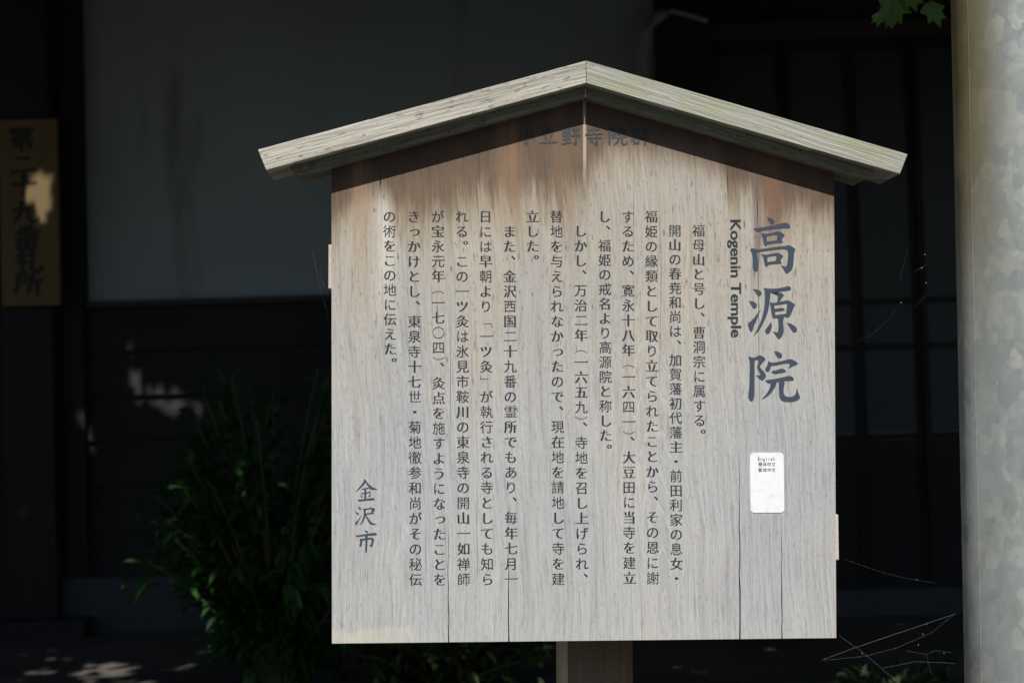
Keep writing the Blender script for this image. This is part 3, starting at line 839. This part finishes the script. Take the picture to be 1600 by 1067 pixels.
# ------------------------------------------------------------------ temple hall behind
YB = 5.6
hall = empty('temple_hall', (0, YB, 0))
tag(hall, 'dark timber temple hall with pale plaster wall, plank siding and sliding doors, in deep shade', 'building')
def hx(px, py=500, Y=YB): return at(px, py, Y).x
def hz(py, px=800, Y=YB): return at(px, py, Y).z
def part(name, mat, *boxes, parent=hall, bev=0.0):
    bm = bmesh.new()
    for b in boxes: box(bm, *b, bev=bev)
    for v in bm.verts: v.co.y -= YB
    if parent is not hall:
        pass
    return bm_obj(name, bm, mat, parent)
zp = .10
ztop = 3.75
xl = hx(109, 300); xr = hx(1030, 100)
zw = hz(473, 130)                                  # bottom of the plaster
zs = hz(897, 150)                                  # foot of the siding
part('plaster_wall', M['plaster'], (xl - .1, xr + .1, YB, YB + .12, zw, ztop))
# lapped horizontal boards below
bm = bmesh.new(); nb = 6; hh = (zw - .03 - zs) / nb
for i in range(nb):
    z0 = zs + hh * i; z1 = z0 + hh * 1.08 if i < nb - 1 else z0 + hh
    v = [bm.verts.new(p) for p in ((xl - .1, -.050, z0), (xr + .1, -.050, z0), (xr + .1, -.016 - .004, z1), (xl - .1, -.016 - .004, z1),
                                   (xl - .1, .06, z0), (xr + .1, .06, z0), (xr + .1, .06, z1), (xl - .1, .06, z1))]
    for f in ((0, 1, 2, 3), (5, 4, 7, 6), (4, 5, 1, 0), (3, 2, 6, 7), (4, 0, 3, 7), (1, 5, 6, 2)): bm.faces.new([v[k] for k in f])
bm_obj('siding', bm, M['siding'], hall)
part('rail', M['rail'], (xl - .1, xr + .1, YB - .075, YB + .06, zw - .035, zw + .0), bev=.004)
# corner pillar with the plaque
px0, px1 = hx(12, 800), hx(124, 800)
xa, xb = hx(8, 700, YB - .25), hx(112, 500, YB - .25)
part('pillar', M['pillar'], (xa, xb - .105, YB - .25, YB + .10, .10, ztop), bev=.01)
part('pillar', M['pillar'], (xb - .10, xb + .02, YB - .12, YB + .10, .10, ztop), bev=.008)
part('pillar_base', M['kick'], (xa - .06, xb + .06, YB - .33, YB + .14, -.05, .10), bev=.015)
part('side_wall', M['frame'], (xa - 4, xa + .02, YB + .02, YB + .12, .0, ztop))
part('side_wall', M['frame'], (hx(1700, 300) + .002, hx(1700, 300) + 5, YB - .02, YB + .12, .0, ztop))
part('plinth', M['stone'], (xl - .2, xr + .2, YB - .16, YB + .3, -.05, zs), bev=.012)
# right of the plaster: post, lintel, doors
x0 = hx(1030, 300); x1 = hx(1112, 300)
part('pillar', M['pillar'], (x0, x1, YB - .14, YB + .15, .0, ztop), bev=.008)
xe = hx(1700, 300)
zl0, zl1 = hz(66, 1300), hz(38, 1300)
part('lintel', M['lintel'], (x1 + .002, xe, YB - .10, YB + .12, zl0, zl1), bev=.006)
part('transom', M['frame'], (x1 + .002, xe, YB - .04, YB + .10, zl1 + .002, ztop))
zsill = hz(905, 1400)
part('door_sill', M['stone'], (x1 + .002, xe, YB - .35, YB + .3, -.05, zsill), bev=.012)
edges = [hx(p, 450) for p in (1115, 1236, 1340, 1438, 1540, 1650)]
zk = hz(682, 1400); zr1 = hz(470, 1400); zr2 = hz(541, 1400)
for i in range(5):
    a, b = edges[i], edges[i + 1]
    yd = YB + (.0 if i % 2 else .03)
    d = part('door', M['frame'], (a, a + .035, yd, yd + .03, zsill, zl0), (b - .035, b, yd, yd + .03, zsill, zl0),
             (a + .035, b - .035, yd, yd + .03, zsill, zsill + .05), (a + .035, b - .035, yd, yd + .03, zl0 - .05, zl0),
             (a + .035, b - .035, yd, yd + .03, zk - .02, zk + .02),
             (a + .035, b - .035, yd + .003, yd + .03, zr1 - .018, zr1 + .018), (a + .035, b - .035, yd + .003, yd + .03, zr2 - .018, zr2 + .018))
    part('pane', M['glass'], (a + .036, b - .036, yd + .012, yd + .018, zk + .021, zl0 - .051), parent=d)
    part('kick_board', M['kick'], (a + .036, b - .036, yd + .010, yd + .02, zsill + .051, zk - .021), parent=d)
part('drainpipe', M['pipe'])
bm = bmesh.new()
pts = [at(1003, 330, YB - .2), at(1003, 160, YB - .2), at(1004, 90, YB - .2), at(1010, 55, YB - .2), at(1024, 28, YB - .2), at(1040, 18, YB - .2)]
tube(bm, [p - Vector((0, YB, 0)) for p in [Vector((pts[0].x, pts[0].y, .05))] + pts], .036, 12)
for o in [o for o in bpy.data.objects if o.name.startswith('drainpipe')]: bpy.data.objects.remove(o)
bm_obj('drainpipe', bm, M['pipe'], hall, smooth=True)
bm = bmesh.new()
tube(bm, [at(1045, 17, YB - .3) - Vector((0, YB, 0)), at(1075, 24, YB - .3) - Vector((0, YB, 0)), at(1106, 34, YB - .3) - Vector((0, YB, 0))], .014, 8)
bm_obj('bracket', bm, M['pipe'], hall, smooth=True)
# unseen eaves: deep to shade the hall, shortened left to let sun spots through
def eave(x0, x1, EY, EZ, zin, name, zr=6.6):
    bm = bmesh.new()
    prof = [(EY, EZ), (YB + .3, zin), (YB + 5, zin), (YB + 5, zr), (EY, EZ + .16)]
    A = [bm.verts.new((x0, y - YB, z)) for y, z in prof]; B = [bm.verts.new((x1, y - YB, z)) for y, z in prof]
    bm.faces.new(A); bm.faces.new(B[::-1])
    for i in range(5): bm.faces.new((A[i], B[i], B[(i + 1) % 5], A[(i + 1) % 5]))
    roof = bm_obj(name, bm, M['tile'], hall)
    bm = bmesh.new()
    for i in range(int((x1 - x0) / .44)):
        x = x0 + .2 + i * .44
        box(bm, x - .04, x + .04, 0, 1, 0, 1)
        for v in list(bm.verts)[-8:]:
            t = v.co.y; top = v.co.z
            v.co.y = (EY + .05 - YB) * (1 - t) + (-.02) * t
            v.co.z = (EZ + .02) * (1 - t) + (zin - .02) * t - (.10 if top < .5 else 0)
    bm_obj('rafters', bm, M['soffit'], roof)
eave(-1.55, 9, 2.75, 3.02, ztop - .02, 'roof')
eave(-9, -1.56, 4.72, 3.62, ztop + .12, 'roof', 6.0)

# plaque hung on the pillar
YP = YB - .29
pl = empty('wooden_plaque', (0, YP, 0))
tag(pl, 'long golden wooden plaque with black brushed characters hanging on the dark pillar', 'plaque')
ax0, ax1 = hx(2, 330, YP), hx(92, 330, YP); az1, az0 = hz(187, 50, YP), hz(478, 50, YP)
bm = bmesh.new(); box(bm, ax0, ax1, -.012, .028, az0, az1, .004)
pb_ = bm_obj('plaque_board', bm, M['plaque'], pl)
brush_row('lettering', '第二十九番札所', [(at(px, py, YP).x, at(px, py, YP).z) for px, py in zip([35, 37, 38, 41, 43, 46, 46], [219, 258, 290, 333, 372, 408, 443])], .158, .165, M['brush_ink'], pb_, -.0135, .88)

# ------------------------------------------------------------------ plants
def leaf_shape(bm, base, d, nrm, ln, wd, fold=.15, curl=.15):
    side = d.cross(nrm).normalized()
    p = [base, base + d * ln * .35, base + d * ln * .7 - nrm * ln * curl * .4, base + d * ln - nrm * ln * curl]
    l = [p[1] + side * wd * .5 + nrm * wd * fold, p[2] + side * wd * .38 + nrm * wd * fold]
    r = [p[1] - side * wd * .5 + nrm * wd * fold, p[2] - side * wd * .38 + nrm * wd * fold]
    V = [bm.verts.new(q) for q in p]; L = [bm.verts.new(q) for q in l]; Q = [bm.verts.new(q) for q in r]
    for f in ((V[0], V[1], L[0]), (V[1], V[2], L[1], L[0]), (V[2], V[3], L[1]), (V[0], Q[0], V[1]), (V[1], Q[0], Q[1], V[2]), (V[2], Q[1], V[3])):
        bm.faces.new(f)
def rv(): return Vector((random.gauss(0, 1), random.gauss(0, 1), random.gauss(0, 1))).normalized()
def shrub(name, base, h, spread, stems, label, cat, mat, ln=(.07, .12), per=26, squash=1.0):
    e = empty(name, base); tag(e, label, cat)
    lb = bmesh.new(); sb = bmesh.new()
    for s in range(stems):
        a = random.uniform(0, 6.283); rr = random.uniform(.15, 1) ** .6 * spread
        hh = h * (1 - .55 * (rr / spread) ** 2) * random.uniform(.78, 1.05)
        tip = Vector((math.cos(a) * rr, math.sin(a) * rr * squash, hh)); ctl = Vector((tip.x * .25, tip.y * .25, hh * .62))
        pts = [ctl * 2 * t * (1 - t) + tip * t * t for t in [i / 7 for i in range(8)]]
        tube(sb, pts, [.009 * (1 - t / 8) + .002 for t in range(8)], 5)
        for k in range(per):
            t = random.uniform(.22, 1.0); p = ctl * 2 * t * (1 - t) + tip * t * t
            out = Vector((p.x, p.y, 0)); out = out.normalized() if out.length > .02 else rv()
            d = (out * .55 + rv() * .8 + Vector((0, 0, .15))).normalized()
            twig = p + d * random.uniform(.02, .10)
            for j in range(random.choice((2, 3, 4))):
                dd = (d + rv() * .55).normalized(); nn = (Vector((0, 0, 1)) + rv() * .5).normalized()
                if abs(dd.dot(nn)) > .9: continue
                leaf_shape(lb, twig + rv() * .02, dd, nn, random.uniform(*ln), random.uniform(*ln) * .32, .12, .22)
    bm_obj('foliage', lb, mat, e, recalc=False); bm_obj('stems', sb, M['stem'], e)
    return e
def gpt(px, Y): p = at(px, 900, Y); return Vector((p.x, Y, 0))
shrub('leafy_shrub', gpt(430, 3.3), 1.42, .56, 64, 'dense dark green shrub with narrow leaves left of the notice board', 'shrub', M['shrub'], (.06, .11), 26, .7)
shrub('leafy_shrub', gpt(690, 3.5), .46, .62, 40, 'low dark green plants behind the foot of the notice board', 'shrub', M['lowleaf'], (.05, .09), 18, .6)
shrub('leafy_shrub', gpt(1400, 2.9), .20, .30, 18, 'small low plant near the foot of the metal pole', 'plant', M['lowleaf'], (.05, .08), 14, .7)

# trees that shade the yard; crowns are above the frame
def lit_box(p):
    """does the sun ray through p land on the notice board or on the lit face of the pole?"""
    for Y0 in (-.06, .02):
        t = (Y0 - p.y) / SUN.y
        if t > 0:
            q = p + SUN * t
            if -.62 < q.x < 1.4 and .15 < q.z < 2.9: return True
    return False
GAPS = []
for px, py, Y, r in ((262, 783, 3.1, .02), (285, 800, 3.1, .015), (215, 868, 3.05, .012), (290, 888, 3.0, .018), (212, 905, 3.05, .01), (250, 768, 3.1, .012),
                  (198, 985, 2.95, .02), (310, 905, 3.0, .012), (470, 690, 3.2, .015)):
    GAPS.append((at(px, py, Y), r))
for px, py, Y, r in ((58, 298, YB - .3, .105), (66, 350, YB - .3, .062), (205, 528, YB - .05, .02), (200, 583, YB - .05, .03), (238, 602, YB - .05, .04), (290, 612, YB - .05, .04),
                  (255, 618, YB - .05, .03), (138, 665, YB - .05, .035), (145, 715, YB - .05, .035), (288, 640, YB - .05, .025), (465, 815, YB - .05, .05), (425, 795, YB - .05, .04), (475, 840, YB - .05, .04), (40, 770, YB - .3, .02)):
    GAPS.append((at(px, py, Y), r - .03 if r > .06 else r - .008))
for x, y, r in ((-2.02, 4.36, .09), (-1.86, 4.30, .07), (-2.25, 4.42, .06), (-2.1, 4.6, .05), (-1.6, 4.4, .05), (-2.0, 4.12, .06), (-1.75, 4.05, .05), (-2.3, 4.7, .05), (-1.9, 4.5, .04)):
    GAPS.append((Vector((x, y, 0)), r * .6 - .02))
def in_gap(p):
    for q, r in GAPS:
        if (p - q).cross(SUN).length < r + .075: return True
    return False
def tree(base, lean, blobs, nleaf, label, seed, ln=(.10, .17)):
    h = lean[2]
    random.seed(seed)
    e = empty('broadleaf_tree', base); tag(e, label, 'tree', )
    b = Vector(base)
    tb = bmesh.new()
    top = Vector((lean[0], lean[1], h))
    tr = [top * t + Vector((.05 * math.sin(5 * t), .05 * math.cos(4 * t), 0)) * (t > 0) for t in [i / 8 for i in range(9)]]
    tube(tb, tr, [.15 * (1 - .7 * i / 8) for i in range(9)], 10)
    lb = bmesh.new()
    wts = [r[3] ** 2 * 1.0 for r in blobs]
    for (cx, cy, cz, r) in blobs:
        c = Vector((cx, cy, cz)) - b
        st = top * .72
        mid = (st + c) * .5 + Vector((0, 0, .25))
        br = [st * (1 - t) ** 2 + mid * 2 * t * (1 - t) + c * t * t for t in [i / 6 for i in range(7)]]
        if not any(lit_box(p + b) for p in br):
            tube(tb, br, [.055 * (1 - .75 * i / 6) for i in range(7)], 6)
    clumps = []
    for k in range(nleaf // 14):
        cx, cy, cz, r = random.choices(blobs, wts)[0]
        o = rv() * r * random.random() ** .4; o.z *= .55
        clumps.append(Vector((cx, cy, cz)) + o)
    for c in clumps:
        for k in range(14):
            p = c + rv() * random.uniform(.02, .24)
            d = rv(); d.z -= .3; d.normalize(); nn = (Vector((0, -.35, 1)) + rv() * .6).normalized()
            if abs(d.dot(nn)) > .92 or lit_box(p) or in_gap(p): continue
            l = random.uniform(*ln)
            leaf_shape(lb, p - b, d, nn, l, l * .58, .08, .18)
    bm_obj('trunk', tb, M['bark'], e, smooth=True); bm_obj('crown', lb, M['crown'], e, recalc=False)
    return e
tree((-4.2, .9, 0), (.6, .2, 4.6), [(-3.6, .6, 4.3, 1.3), (-2.2, .9, 4.2, 1.2), (-4.6, 2.0, 4.1, 1.3), (-2.6, -.6, 4.7, 1.1), (-4.0, -.8, 4.6, 1.2), (-1.2, 1.4, 3.9, 1.0), (-1.0, .3, 4.4, .9), (-5.5, .4, 4.4, 1.2), (-6.4, 1.6, 4.2, 1.3), (-2.9, 3.2, 4.9, 1.2), (-4.4, 3.2, 4.8, 1.2), (-1.9, 2.9, 4.9, 1.1), (-3.4, 2.0, 4.6, 1.1), (-2.2, 1.9, 4.4, 1.0), (-2.6, 2.6, 5.3, 1.2), (-1.7, 2.2, 5.2, 1.1), (-2.5, 3.4, 5.6, 1.1), (-1.9, 3.5, 5.2, 1.0), (-2.7, 2.2, 5.9, 1.1)], 42000,
     'shade tree left of the yard, its crown over the notice board', 5)
tr2 = tree((3.4, 1.2, 0), (-.5, .1, 4.6), [(2.6, .9, 4.2, 1.2), (1.2, 1.3, 3.9, 1.1), (3.6, .2, 4.4, 1.2), (.2, .8, 4.1, 1.0), (4.6, 1.5, 4.2, 1.3), (1.8, .1, 4.7, 1.0), (3.0, -1.0, 4.9, 1.0), (5.6, .6, 4.4, 1.2), (.2, 1.6, 4.9, 1.1), (1.2, 1.9, 4.8, 1.1), (2.3, 2.0, 4.8, 1.2), (-.6, 1.4, 5.0, 1.0)], 26000,
     'shade tree behind the pole with lobed leaves hanging at the top', 9)
def hedge(x0, x1, y, h, label, seed):
    random.seed(seed)
    e = empty('added_hedge', ((x0 + x1) / 2, y, 0)); tag(e, label, 'hedge')
    lb = bmesh.new(); tb = bmesh.new()
    W_ = (x1 - x0) / 2
    for i in range(int((x1 - x0) / .8)):
        xx = -W_ + .4 + i * .8
        tube(tb, [(xx, random.uniform(-.1, .1), t * h * .3) for t in range(4)], [.07, .06, .045, .03], 7)
    for k in range(int((x1 - x0) * h * 90)):
        p = Vector((random.uniform(-W_, W_), random.uniform(-.45, .45), random.uniform(.05, 1) * h + random.gauss(0, .06)))
        d = rv(); nn = Vector((random.gauss(0, .6), random.choice((-1, 1)), random.gauss(.3, .5))).normalized()
        if abs(d.dot(nn)) > .92: continue
        leaf_shape(lb, p, d, nn, random.uniform(.16, .26), .15, .06, .12)
    bm_obj('trunks', tb, M['bark'], e); bm_obj('foliage', lb, M['crown'], e, recalc=False)
hedge(-3.5, 9, -8.5, 5.6, 'unseen tall evergreen hedge, added to block low sky light, across the lane facing the notice board', 21)  # out of view, added to keep low sky light off the hall
# the hanging spray of lobed leaves at the upper right
random.seed(3)
def lobed(bm, c, up_, nrm, s):
    rg = up_.cross(nrm).normalized()
    ang_ = [(0, 1.0), (22, .62), (42, .80), (62, .52), (88, .72), (118, .48), (160, .42), (180, .30)]
    pts = [(a, r) for a, r in ang_] + [(-a, r) for a, r in reversed(ang_[1:-1])]
    cv = bm.verts.new(c + nrm * s * .05)
    vs = []
    for a, r in pts:
        a_ = R(a + random.uniform(-3, 3)); r *= random.uniform(.92, 1.06)
        vs.append(bm.verts.new(c + (up_ * math.cos(a_) + rg * math.sin(a_)) * s * r - nrm * s * .10 * r * r))
    for i in range(len(vs)): bm.faces.new((cv, vs[i], vs[(i + 1) % len(vs)]))
YH = .42
b2 = Vector((3.4, 1.2, 0))
tw = bmesh.new()
anchor = at(1420, -120, YH)
for px, py, s, tilt in ((1457, 14, .042, 20), (1398, 8, .050, -25), (1373, 26, .022, -10), (1425, -6, .034, 10), (1392, 30, .022, 5)):
    lf = bmesh.new()
    c = at(px, py, YH + random.uniform(-.04, .04))
    dn = Vector((math.sin(R(tilt)), -.15, -math.cos(R(tilt)))).normalized()
    nn = Vector((random.uniform(-.25, .25), -.75, .65)).normalized(); nn = (nn - dn * nn.dot(dn)).normalized()
    lobed(lf, c - b2, dn, nn, s)
    bm_obj('hanging_leaf', lf, M['hang'], tr2, recalc=False)
    tube(tw, [anchor - b2, (anchor + c) * .5 - b2 + Vector((.0, 0, .03)), c - dn * s * .3 - b2], [.0018, .0012, .0008], 5)
tube(tw, [anchor - b2, anchor - b2 + Vector((.6, .3, .5)), Vector((1.9, 1.35, 3.9)) - b2 , Vector((2.6, 1.2, 4.2)) - b2], [.003, .006, .014, .02], 6)
bm_obj('twig', tw, M['bark'], tr2)

# ------------------------------------------------------------------ spider silk between the board and the pole
sk = bmesh.new()
def thread(px, rad=.00016, Y=-.02, sag=.0):
    pts = [at(x, y, Y + dy) for x, y, dy in px]
    tube(sk, pts, rad * .34, 5)
thread([(1286, 1030, .02), (1340, 1010, 0), (1420, 983, 0), (1494, 958, -.02)], .00022)
thread([(1288, 1031, .02), (1350, 1025, 0), (1400, 1012, 0), (1455, 988, -.01), (1494, 957, -.03)], .00012)
thread([(1311, 992, .03), (1350, 1020, .02), (1400, 1063, 0)], .00014)
thread([(1380, 1043, 0), (1430, 1033, 0), (1500, 1036, -.02), (1517, 1031, -.05)], .00014)
thread([(1416, 1016, 0), (1447, 1022, 0), (1460, 1016, 0), (1490, 1019, 0), (1503, 1031, 0)], .00010)
thread([(1448, 1023, 0), (1449, 1032, 0), (1456, 1053, 0)], .00009)
thread([(1318, 873, .02), (1376, 893, .0), (1415, 903, 0), (1460, 910, -.02)], .00007)
for x, y in ((1442, 990), (1447, 975), (1435, 1007), (1432, 905), (1503, 1000), (1347, 1021), (1475, 1020)):
    p = at(x, y, -.02); bmesh.ops.create_icosphere(sk, subdivisions=1, radius=.0007, matrix=Matrix.Translation(p))
tag(bm_obj('spider_web', sk, M['silk']), 'tangled spider threads strung between the lower board corner and the metal pole', 'spider web')
sk = bmesh.new()
thread([(1336, 534, .03), (1360, 524, .0), (1386, 502, 0), (1408, 473, -.02)], .00007)
thread([(1406, 436, 0), (1418, 390, 0)], .00006); thread([(1430, 480, 0), (1448, 459, 0)], .00006); thread([(1428, 425, 0), (1452, 411, 0)], .00006)
for x, y in ((1440, 419), (1445, 398), (1408, 473), (1447, 442), (1490, 257)):
    p = at(x, y, -.02); bmesh.ops.create_icosphere(sk, subdivisions=1, radius=.0009, matrix=Matrix.Translation(p))
tag(bm_obj('spider_web', sk, M['silk']), 'few faint spider threads beside the upper right edge of the board', 'spider web')
sk = bmesh.new()
thread([(488, 392, 0), (496, 430, 0), (503, 460, .01), (509, 480, .02)], .00012); thread([(500, 425, 0), (506, 448, 0), (513, 470, .02)], .0001); thread([(507, 470, 0), (513, 500, .02)], .00009)
tag(bm_obj('spider_web', sk, M['silk']), 'short spider threads clinging to the left edge of the board', 'spider web')
